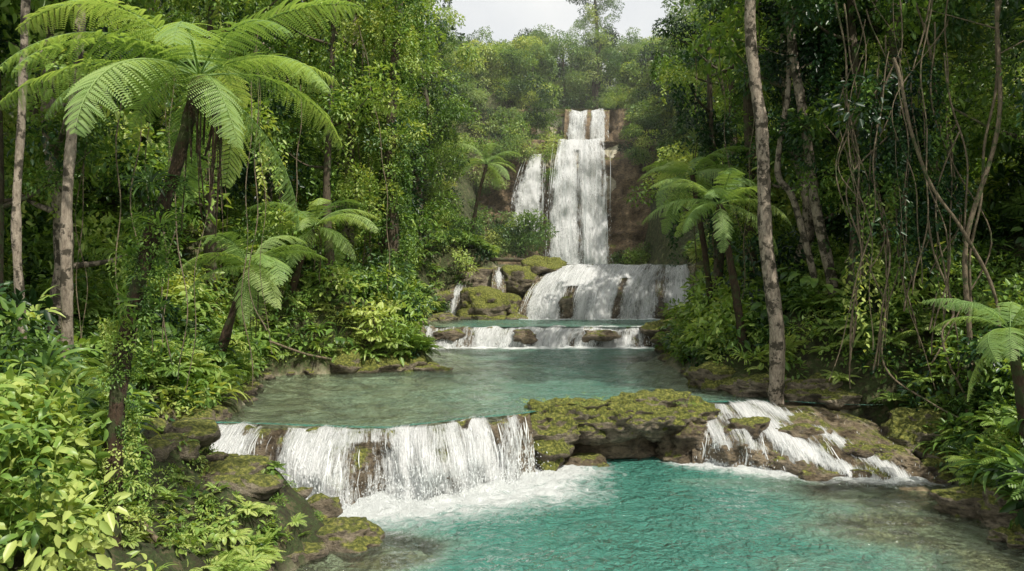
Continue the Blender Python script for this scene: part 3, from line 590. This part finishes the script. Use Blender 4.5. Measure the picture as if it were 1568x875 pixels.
# ------------------------------------------------------------ trees
def tree(x, y, h, cr, lean=(0, 0), rt=.16, nl=9, low=.35, mix=None, bark=None, name='jungle_tree', vines=6, big=1.0, vk='vine'):
    z0 = float(H(x, y))-.3
    if y > 43 and -.11 < x/y < .235: h = min(h, 3.6+.315*y-z0-cr*.55)
    if h < 4: return
    e = empty(name, (x, y, z0))
    k = R.normal(size=(5, 2))*.18
    T = spath([(lean[0]*t*h+k[i, 0]*(t > 0), lean[1]*t*h+k[i, 1]*(t > 0), t*h) for i, t in enumerate((0, .25, .5, .75, .97))], 20)
    parts = [tube(T, rt*(1.25-np.linspace(0, 1, 20)*.95)+rt*.6*np.exp(-np.linspace(0, 1, 20)*14), 9, .12)]
    cps, vps = [], []
    for i in range(nl):
        f = low+(1-low)*((i+.5)/nl); az = i*2.4+R.rand(); q = T[int(f*19)]
        ln = cr*(.55+.5*R.rand())*(1-.35*abs(f-.6)); end = q+np.array([math.cos(az)*ln, math.sin(az)*ln, ln*(.35+.3*R.rand())])
        mid = (q+end)/2+np.array([0, 0, -.1*ln]); parts.append(tube(spath([q, mid, end], 8), rt*.42*(1-np.linspace(0, .8, 8)), 6))
        r = cr*(.28+.2*R.rand()); cps.append((*end, r))
        if R.rand() < .6: cps.append((*(mid+np.array([0, 0, .2])), r*.6))
        if R.rand() < .5: vps.append(end+np.array([R.normal()*.4, R.normal()*.4, -r*.5]))
    cps.append((*T[-1], cr*.45))
    obj('trunk', mesh('trunk', *merge(parts), bark or M_bark, True), e)
    vp = np.array([T[R.randint(6, 19)]+np.r_[R.normal(size=2)*.25, 0] for _ in range(vines)]+vps)
    lumps('crown', cps, mix, e, (vp, kinds(len(vp), [vk], [1]), np.full(len(vp), 1.2)), big)
    return e
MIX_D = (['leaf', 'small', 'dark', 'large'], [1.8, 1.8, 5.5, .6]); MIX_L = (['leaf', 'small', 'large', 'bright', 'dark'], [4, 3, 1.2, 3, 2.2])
for side in (-1, 1):
    for row, d in enumerate((1.8, 5.0, 9.0, 14.0)):
        y = 13.0+row*1.3 if side < 0 else 15+row*1.0
        if row == 3: y = 22
        while y < 62:
            yy = y+R.normal()*.7; sh = np.interp(yy, *XLt) if side < 0 else np.interp(yy, *XRt)
            if side < 0: sh = min(sh, -3.5+ .04*max(0, yy-40))
            dd = d+R.normal()*.5+(2.0 if yy > 47 else 0)+(1.0 if 22 < yy < 26 and side < 0 and row == 0 else 0)
            if row == 0 and yy < 18.5: dd += 2.0
            if side > 0 and row == 0 and 18.5 < yy < 30: dd += 1.2
            x = sh+side*dd; hh = R.uniform(9, 13) if yy < 30 else R.uniform(11, 15)
            dk = not (side < 0 or yy > 30)
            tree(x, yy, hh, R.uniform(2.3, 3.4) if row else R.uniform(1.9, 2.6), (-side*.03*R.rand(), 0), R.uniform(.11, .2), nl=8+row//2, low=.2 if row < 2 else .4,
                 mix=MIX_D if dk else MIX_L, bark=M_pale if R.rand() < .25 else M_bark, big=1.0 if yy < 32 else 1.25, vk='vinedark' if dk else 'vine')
            y += (3.8, 4.6, 5.6, 8.0)[row]
def slim(pts, r0, r1, name='pale_trunk_tree', mat=None):
    e = empty(name, pts[0]); p = np.array(pts)-np.array(pts[0]); T = spath(p, 60); T[:, :2] += .05*np.stack([np.sin(T[:, 2]*1.3), np.cos(T[:, 2]*1.7)], -1)
    parts = [tube(T, np.linspace(r0, r1, 60), 14, .16)]; cps = []
    for i in range(7):
        q = T[44+2*i]; az = i*2.4; end = q+np.array([math.cos(az)*1.5, math.sin(az)*1.5, .8]); parts.append(tube(spath([q, (q+end)/2, end], 6), np.linspace(r1*.5, r1*.15, 6), 5)); cps.append((*end, .9))
    obj('trunk', mesh('trunk', *merge(parts), mat or M_pale, True), e); lumps('crown', cps, MIX_L, e)
slim([(5.82, 17.5, 1.0), (5.68, 17.5, 4.1), (5.46, 17.6, 7.0), (5.32, 17.7, 10), (5.3, 17.8, 14)], .17, .10)
slim([(8.2, 20, 2.0), (7.7, 20, 5.6), (7.2, 20, 8.2), (7.0, 20, 11), (6.9, 20.2, 14)], .14, .09)
slim([(7.9, 20.3, 2.2), (7.3, 20.3, 5.6), (6.8, 20.3, 6.6), (7.0, 20.2, 9), (7.5, 20.3, 13)], .09, .06)
slim([(-7.4, 12, 2.0), (-7.45, 12, 4.5), (-7.35, 12, 7), (-7.5, 12.2, 12)], .07, .05)
slim([(-7.5, 13.3, 2.0), (-7.35, 13.2, 5), (-7.2, 13.2, 7.5), (-7.1, 13.2, 12.5)], .10, .07)
slim([(8.9, 15.5, 1.0), (8.8, 15.4, 4), (9.3, 15.3, 7), (9.4, 15.3, 12)], .05, .035, mat=M_vine)
def clad(x, y, h, r, n):
    e = empty('vine_clad_tree', (x, y, float(H(x, y))-.3)); T = spath([(0, 0, 0), (.2, 0, h*.3), (.1, 0, h*.6), (.4, 0, h)], 20)
    obj('trunk', mesh('trunk', *tube(T, np.linspace(.25, .14, 20), 9), M_bark, True), e)
    P = T[R.randint(0, 20, n)]+np.c_[R.normal(size=(n, 2))*r, R.normal(size=n)*.3]; scatter('climbing_foliage', P, kinds(n, ['leaf', 'small', 'vine', 'large'], [3, 4, 3, 1]), .6+.4*R.rand(n), parent=e)
clad(-4.3, 27.5, 12, .4, 130); clad(-5.2, 31, 14, .45, 130); clad(7.2, 24.5, 12, .4, 90); clad(9.0, 19, 11, .4, 90)

# ------------------------------------------------------------ undergrowth
def bank_pts(n, y0, y1, dmin, dmax, side=None, pw=1.4, rk=.9):
    y = R.uniform(y0, y1, n); s = R.choice([-1, 1], n) if side is None else np.full(n, side)
    d = dmin+(dmax-dmin)*R.rand(n)**pw
    x = np.where(s < 0, np.interp(y, *XLt)-d, np.interp(y, *XRt)+d)
    q = -x/y
    rocky = (s < 0) & (y > 10.2) & (y < 14.4) & (q < .47) & (R.rand(n) < rk)
    m = (sdist(x, y) > .12) & ~rocky
    x, y, d, s = x[m], y[m], d[m], s[m]; return np.stack([x, y, H(x, y)], -1), d, s
P, d, s = bank_pts(6000, 8, 46, .15, 11)
low = (s < 0) & (P[:, 1] < 14) & (P[:, 0] > -P[:, 1]*.5)
P[:, 2] += np.where(low, .02, .1+.35*R.rand(len(P))); kd = kinds(len(P), ['leaf', 'small', 'large', 'strap', 'fern', 'feather', 'heart', 'darkleaf'], [4, 2.5, 2, 2, 4, 1.2, 1.2, 1.5])
scatter('undergrowth', P, kd, np.where(low, .22+.18*R.rand(len(P)), .5+.5*R.rand(len(P))), .25)
P, d, s = bank_pts(1300, 9, 24, .2, 3.4, side=-1, rk=.5); P[:, 2] += .03
near = P[:, 1] < 14.4
scatter('bank_plants', P, kinds(len(P), ['leaf', 'small', 'fern', 'feather', 'strap'], [3, 3, 4, 2, 1]), np.where(near, .12+.18*R.rand(len(P)), .25+.25*R.rand(len(P))), .3)
P, d, s = bank_pts(330, 14.5, 56, .8, 12, pw=1.2); r = R.uniform(.5, 1.2, len(P)); P[:, 2] += r*.5
lumps('shrub_thicket', np.c_[P, r], (['leaf', 'small', 'large', 'bright', 'dark'], [4, 3, 2.5, 3, 2.5]))
P, d, s = bank_pts(240, 17, 60, 2, 15, pw=.9); r = R.uniform(.8, 1.6, len(P)); P[:, 2] += R.uniform(1.5, 6.5, len(P))
k_ = (P[:, 0]/P[:, 1] > .19) | (P[:, 0] < 0); P, r = P[k_], r[k_]
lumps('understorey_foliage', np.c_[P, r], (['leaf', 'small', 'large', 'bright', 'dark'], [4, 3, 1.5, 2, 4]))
cps = []
for (x0, x1, z0, z1, y0, n) in [(-6, -.2, 5.5, 14.5, 56.2, 38), (-1.5, 1.0, 12.5, 14.5, 56.6, 6), (10.4, 14, 5, 15, 55.6, 24), (8.4, 9.8, 11.5, 14.5, 56.4, 5), (7.8, 9.5, 5, 6.0, 55.2, 4), (2.5, 2.9, 10.5, 13.6, 56.4, 3), (-5, 3.4, 13.5, 17, 59.5, 26), (8.2, 13, 13.5, 18, 60, 18), (-3, 0.4, 4.8, 7, 52, 10)]:
    for _ in range(n): cps.append((R.uniform(x0, x1), y0+R.normal()*.4, R.uniform(z0, z1), R.uniform(.5, 1.1)))
for _ in range(7): cps.append((.3+R.normal()*.8, 51.8, 6.6+R.normal()*.5, 1.1))
for _ in range(150):
    y = R.uniform(57.5, 72); x = R.choice([R.uniform(-10, 3.3), R.uniform(8.3, 18)])
    cps.append((x, y, float(H(x, y))+R.uniform(.2, 1.2), R.uniform(.8, 1.7)))
for _ in range(70):
    y = R.uniform(61, 72); x = R.choice([R.uniform(-9, 1.5), R.uniform(10, 17)])
    cps.append((x, y, min(float(H(x, y))+R.uniform(1.5, 4.5), 3.6+.28*y), R.uniform(1.1, 1.9)))
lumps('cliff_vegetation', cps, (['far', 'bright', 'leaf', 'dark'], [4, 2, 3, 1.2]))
cps = []; tr = []
for i in range(105):
    y = R.uniform(70, 115); x = R.uniform(-.45*y, .5*y)
    if i < 30: y = R.uniform(64, 80); x = R.choice([R.uniform(-9, 2), R.uniform(9, 18), R.uniform(-8, 17)])
    if y < 70 and 2 < x < 9: x = 11.0
    z = float(H(x, y)); h = R.uniform(7, 12.5); cr = R.uniform(2.2, 3.4)
    if -.12 < x/y < .24: h = min(h, 3.6+(.262+.06*R.rand())*y-z-cr*.5)
    if h < 3.0: continue
    tr.append(tube(spath([(x, y, z-1), (x+R.normal()*.3, y, z+h*.5), (x, y, z+h)], 8), np.linspace(.22, .1, 8), 6))
    for k in range(11):
        a = R.rand()*6.28; f = R.uniform(.15, 1.03); cps.append((x+math.cos(a)*cr*.6, y+math.sin(a)*cr*.6, z+h*f, cr*R.uniform(.33, .5)))
    cps.append((x, y, z+h+.2, cr*.45))
tr.append(tube(spath([(7.6, 72, 17), (7.8, 72, 24), (7.4, 72, 31)], 8), np.linspace(.25, .1, 8), 6))
for k in range(14): a = k*2.4; cps.append((7.5+math.cos(a)*1.3, 72, 24.5+k*.5, 1.05))
tr.append(tube(spath([(2.2, 74, 17), (2.1, 74, 23), (2.4, 74, 26)], 8), np.linspace(.25, .1, 8), 6))
for k in range(12): a = k*2.4; cps.append((2.2+math.cos(a)*1.8, 74, 21.5+k*.42, 1.3))
e = empty('distant_forest'); obj('trunks', mesh('trunks', *merge(tr), M_bark, True), e)
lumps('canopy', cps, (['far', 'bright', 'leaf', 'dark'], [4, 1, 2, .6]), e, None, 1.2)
n = 90; P = np.c_[R.uniform(.1, 3.9, n), R.normal(size=n)*.25+16.4, np.full(n, 1.18)+R.normal(size=n)*.05]
scatter('moss_tufts', P, kinds(n, ['tuft', 'fern'], [20, 1]), .25+.3*R.rand(n))
n = 60; P = np.c_[R.uniform(-5.6, -3.0, n), R.uniform(23.9, 25, n), 1.5+.4*R.rand(n)]
scatter('fern_patch', P, kinds(n, ['fern', 'leaf', 'strap'], [5, 2, 1]), .7+.6*R.rand(n))
n = 230; P = np.c_[R.uniform(-5.2, -3.7, n), R.uniform(6.4, 8.2, n), R.uniform(.7, 2.6, n)]
P[:, 0] = np.minimum(P[:, 0], -.53*P[:, 1]+.1*R.normal(size=n)-.15*np.clip(P[:, 2]-1, 0, 2)*2)
P[:, 2] = np.minimum(P[:, 2], 2.4-.9*np.clip(P[:, 0]+4.6, 0, 2))
scatter('broadleaf_shrub', P, kinds(n, ['broad', 'leaf'], [9, 1.5]), .65+.35*R.rand(n), .5)
n = 110; P = np.c_[R.uniform(-4.9, -3.0, n), R.uniform(8.3, 10.0, n), R.uniform(.12, .4, n)]
scatter('low_fern_shrub', P, kinds(n, ['fern', 'feather', 'leaf'], [4, 3, 2]), .25+.25*R.rand(n), .3)
n = 130; y = R.uniform(9, 13.5, n); P = np.c_[-y*.49-R.uniform(0, 2.2, n), y, R.uniform(.8, 3.6, n)]
P[:, 2] = np.minimum(P[:, 2], .8+1.6*np.clip(-P[:, 0]-y*.49, 0, 3))
scatter('riverside_shrub', P, kinds(n, ['leaf', 'large', 'strap', 'darkleaf', 'small'], [4, 2, 2, 2, 2]), .45+.35*R.rand(n), .4)

# ------------------------------------------------------------ tree ferns
def frond(L, a0, curl, npin, wid, npl):
    t = np.linspace(0, 1, 60); ang = a0-curl*t**1.15; x = np.cumsum(np.cos(ang))*L/60; z = np.cumsum(np.sin(ang))*L/60
    y = .08*np.sin(t*3)*L*R.uniform(-1, 1)
    rach = tube(np.stack([x, y, z], -1)[::3], np.linspace(.014, .003, 20), 4)
    p_, a_, n_, l_, w_ = [], [], [], [], []
    for k in range(npin):
        tt = .13+.87*(k/npin)**.95; pos = np.array([np.interp(tt, t, x), np.interp(tt, t, y), np.interp(tt, t, z)]); an = np.interp(tt, t, ang)
        T = np.array([math.cos(an), 0, math.sin(an)]); Nn = np.array([-math.sin(an), 0, math.cos(an)])
        for sd in (1, -1):
            D = unit(np.array([0, sd, 0])+T*(.5+.1*R.normal())-Nn*(.2+.1*R.normal())); pl = wid*math.sin(math.pi*(.13+.85*tt)**.9)**.75*(.85+.25*R.rand())
            s_ = np.linspace(.04, 1, npl); q = pos+D*(pl*s_)[:, None]-Nn*(.3*pl*s_**2)[:, None]
            side = unit(np.cross(Nn, D)+R.normal(size=3)*.12)
            for s2 in (1, -1):
                p_.append(q); a_.append(np.broadcast_to(side*s2+D*.55-Nn*.15, q.shape)); n_.append(np.broadcast_to(Nn, q.shape))
                l_.append(L/npin*.58*(1-.7*s_**1.6)+.004); w_.append(np.full(npl, pl/npl*.85))
    Vf = leaves(np.concatenate(p_), np.concatenate(a_), np.concatenate(n_), np.concatenate(l_), np.concatenate(w_), .1, .1)
    V, F = merge([Vf, rach]); me = mesh('fern_frond', V, F, M_frond)
    tone = np.repeat(.5+.35*(R.rand(len(V)//(6*npl)+1)-.5), 6*npl)[:len(V)]; attr(me, 'tone', 'FLOAT', tone.astype(np.float32)); return me
FR = [[frond(2.0, a0+R.normal()*.08, cu+R.normal()*.1, 26, .36, 15) for _ in range(2)] for a0, cu in ((.95, 1.6), (.55, 1.45), (.15, 1.3), (-.4, .9))]
def tree_fern(trunk, size, n=16, r=.09, seed=0, dead=0):
    rng = np.random.RandomState(seed); top = np.array(trunk[-1]); e = empty('tree_fern', top)
    T = spath(np.array(trunk)-top, 40); obj('trunk', mesh('trunk', *tube(T, np.linspace(r*1.25, r*.85, 40), 12, .3), M_fibre, True), e)
    for i in range(n):
        k = 0 if i < n*.3 else 1 if i < n*.65 else 2 if i < n*.9 else 3
        o = obj('frond', FR[k][rng.randint(2)], e); s = size*(.8+.35*rng.rand()); o.scale = (s, s, s)
        o.rotation_euler = Euler((rng.normal()*.2, rng.normal()*.14, i*2.39996+rng.normal()*.22))
    if dead:
        ps = []
        for i in range(dead):
            a = rng.rand()*6.28; l = rng.uniform(.4, 1.7); x0, y0 = math.cos(a)*.1, math.sin(a)*.1
            ps.append(tube(spath([(x0*.5, y0*.5, 0), (x0*1.6+.05, y0*1.4, -l*.35), (x0*1.3+rng.normal()*.05+.04, y0*1.3, -l)], 9), rng.uniform(.004, .012), 5, .4))
        obj('hanging_dead_fronds', mesh('hanging_dead_fronds', *merge(ps), M_fibre, True), e)
tree_fern([(-4.05, 8.0, .4), (-3.96, 8, 2.5), (-3.8, 8, 3.4), (-3.63, 8, 4.05), (-3.4, 8, 4.7), (-3.14, 8, 5.7)], .92, 23, .075, 1, 26)
T = spath([(-4.0, 8, 1.2), (-3.93, 8, 2.5), (-3.8, 8, 3.4), (-3.65, 8, 4.0), (-3.45, 8, 4.6)], 50); n = 70
scatter('climbing_plant', T[R.randint(0, 50, n)]+R.normal(size=(n, 3))*np.array([.1, .1, .05]), kinds(n, ['leaf', 'strap', 'small', 'vine'], [3, 2, 3, 1]), .2+.2*R.rand(n), .6)
tree_fern([(-6.8, 18, 1.2), (-6.3, 17.8, 2.8), (-5.75, 17.5, 4.0)], .95, 16, .09, 2, 10)
tree_fern([(-7.0, 24, 2.0), (-6.3, 23.4, 4), (-5.7, 23.0, 5.3)], 1.1, 16, .09, 3, 10)
tree_fern([(-2.6, 45, 4.5), (-2.0, 44.5, 8), (-1.4, 44, 10.3)], 1.1, 14, .1, 4)
tree_fern([(5.9, 20, 1.5), (5.5, 19.8, 3.8), (5.1, 19.6, 5.6)], .95, 16, .09, 5, 8)
tree_fern([(6.2, 24, 1.5), (5.7, 23.5, 4.5), (5.2, 23, 6.8)], .9, 15, .08, 6)
tree_fern([(8.2, 12.6, .7), (8.0, 12.5, 1.8), (7.75, 12.4, 2.9)], .72, 15, .08, 7)

# ------------------------------------------------------------ vines
def vines(name, lists, mat=None):
    ps = []
    for p, r in lists:
        q = spath(p, 34); q[:, 0] += .04*np.sin(q[:, 2]*3+p[0][0]*9); q[:, 1] += .04*np.cos(q[:, 2]*2.3+p[0][0]*5); ps.append(tube(q, r, 6, .3))
    obj(name, mesh(name, *merge(ps), mat or M_vine, True))
vl = []
for i in range(36):
    x = 6.9+2.0*R.rand(); y = 15.7+R.rand()*.8; zt = R.uniform(6.5, 10); zb = R.uniform(1.2, 4.8); k = R.normal(size=4)*.2
    vl.append(([(x+k[0]*2, y, zt), (x+k[1], y+.1, zt*.7+zb*.3), (x+k[2], y-.1, zt*.35+zb*.65), (x+k[3]*1.5, y, zb)], R.uniform(.006, .02)))
f = .93
vl += [([(7.9*f, 15.4, 8), (8.15*f, 15.3, 7.0), (8.6*f, 15.3, 5.6), (9.3*f, 15.3, 4.7), (9.85*f, 15.3, 3.65), (10.05*f, 15.2, 2.85), (9.7*f, 15.1, 2.25), (9.1*f, 15.0, 2.05)], .032),
       ([(10.3*f, 15.5, 10), (10.0*f, 15.5, 6.7), (9.7*f, 15.5, 4.9), (9.5*f, 15.5, 2.2)], .026),
       ([(7.6, 16.2, 3.5), (7.6, 16.2, 2.0), (8.2, 15.6, 1.3), (8.9, 14.6, .8)], .018), ([(8.2, 15.8, 5), (8.6, 15.6, 3.2), (8.3, 15.4, 2.6), (8.8, 15.2, 1.2)], .02)]
vines('hanging_vines', vl)
P = np.array([[7.0+1.9*R.rand(), 15.9+.6*R.rand(), R.uniform(4.2, 8.5)] for _ in range(40)]); scatter('vine_foliage', P, kinds(40, ['vinedark', 'vine', 'darkleaf'], [3, 1, 1.5]), .6+.5*R.rand(40))
vl = []
for i in range(12):
    x = R.uniform(-8.5, -4.8); y = R.uniform(12.8, 16); k = R.normal(size=3)*.2; vl.append(([(x+k[0], y, R.uniform(6, 9)), (x, y, 5), (x+k[1], y, 3.4), (x+k[2], y, R.uniform(1.4, 2.8))], R.uniform(.006, .014)))
for i in range(26):
    y = R.uniform(20, 40); s = R.choice([-1, 1]); x = (np.interp(y, *XLt)-R.uniform(.8, 2)) if s < 0 else np.interp(y, *XRt)+R.uniform(.6, 2); zt = R.uniform(9, 13); k = R.normal(size=3)*.3
    vl.append(([(x+k[0], y, zt), (x, y, zt*.6), (x+k[1], y, R.uniform(2.5, 4.5))], R.uniform(.008, .02)))
vines('hanging_vines', vl)
vines('fallen_branch', [([(-6.5, 21.5, 2.1), (-5.6, 21.6, 1.75), (-4.9, 21.6, 1.6)], .035)])
vines('fallen_branch', [([(-4.6, 9.0, .95), (-4.2, 9.0, .95), (-3.9, 8.9, .75)], .035)])
vines('fallen_log', [([(-2.0, 44.0, 5.1), (0, 43.7, 5.0), (2.6, 43.5, 4.95)], .11)], M_bark)

# ------------------------------------------------------------ humid air in the far valley (real scattering volume)
bm = bmesh.new(); bmesh.ops.create_cube(bm, size=1); bmesh.ops.scale(bm, vec=(150, 100, 70), verts=bm.verts); bmesh.ops.translate(bm, vec=(0, 88, 25), verts=bm.verts)
mm = bpy.data.meshes.new('valley_mist'); bm.to_mesh(mm); bm.free()
m, nt, N, L, out = newmat('mist_air'); vs_ = N('ShaderNodeVolumeScatter'); vs_.inputs['Color'].default_value = (1, 1, .97, 1); vs_.inputs['Density'].default_value = .0028; vs_.inputs['Anisotropy'].default_value = .2
L(vs_.outputs[0], out.inputs['Volume']); mm.materials.append(m); obj('valley_mist', mm)

# ------------------------------------------------------------ light, sky, camera
S = Vector((.36, -.44, .82)).normalized()
sd = bpy.data.lights.new('sun', 'SUN'); sd.energy = 5; sd.angle = math.radians(.53); sd.color = (1, .95, .84)
so = obj('sun', sd); so.rotation_euler = S.to_track_quat('Z', 'Y').to_euler()
w = bpy.data.worlds.new('World'); scene.world = w; w.use_nodes = True
nt = w.node_tree; bg = nt.nodes['Background']; sk = nt.nodes.new('ShaderNodeTexSky'); sk.sky_type = 'NISHITA'; sk.sun_disc = False
sk.sun_elevation = math.asin(S.z); sk.sun_rotation = math.atan2(S.x, S.y); sk.dust_density = 3; sk.air_density = 1.0; sk.ozone_density = .7
tc = nt.nodes.new('ShaderNodeTexCoord'); cn = nt.nodes.new('ShaderNodeTexNoise'); cn.inputs['Scale'].default_value = 3; cn.inputs['Detail'].default_value = 6
nt.links.new(tc.outputs['Generated'], cn.inputs['Vector'])
mr = nt.nodes.new('ShaderNodeMapRange'); mr.inputs[1].default_value = .35; mr.inputs[2].default_value = .65; mr.inputs[3].default_value = .6; mr.inputs[4].default_value = .95
nt.links.new(cn.outputs['Fac'], mr.inputs[0])
cm = nt.nodes.new('ShaderNodeMix'); cm.data_type = 'RGBA'; cm.inputs[7].default_value = (7.6, 7.6, 7.3, 1)
nt.links.new(mr.outputs[0], cm.inputs[0]); nt.links.new(sk.outputs[0], cm.inputs[6]); nt.links.new(cm.outputs[2], bg.inputs[0]); bg.inputs[1].default_value = .15
cd = bpy.data.cameras.new('camera'); cd.lens = 28; cd.sensor_width = 36; cd.clip_end = 3000
co = obj('camera', cd); co.location = (0, 0, 3.6); co.rotation_euler = (math.radians(90), 0, 0); scene.camera = co
scene.view_settings.view_transform = 'Standard'; scene.view_settings.look = 'None'; scene.view_settings.exposure = 0
print('instances', NI)
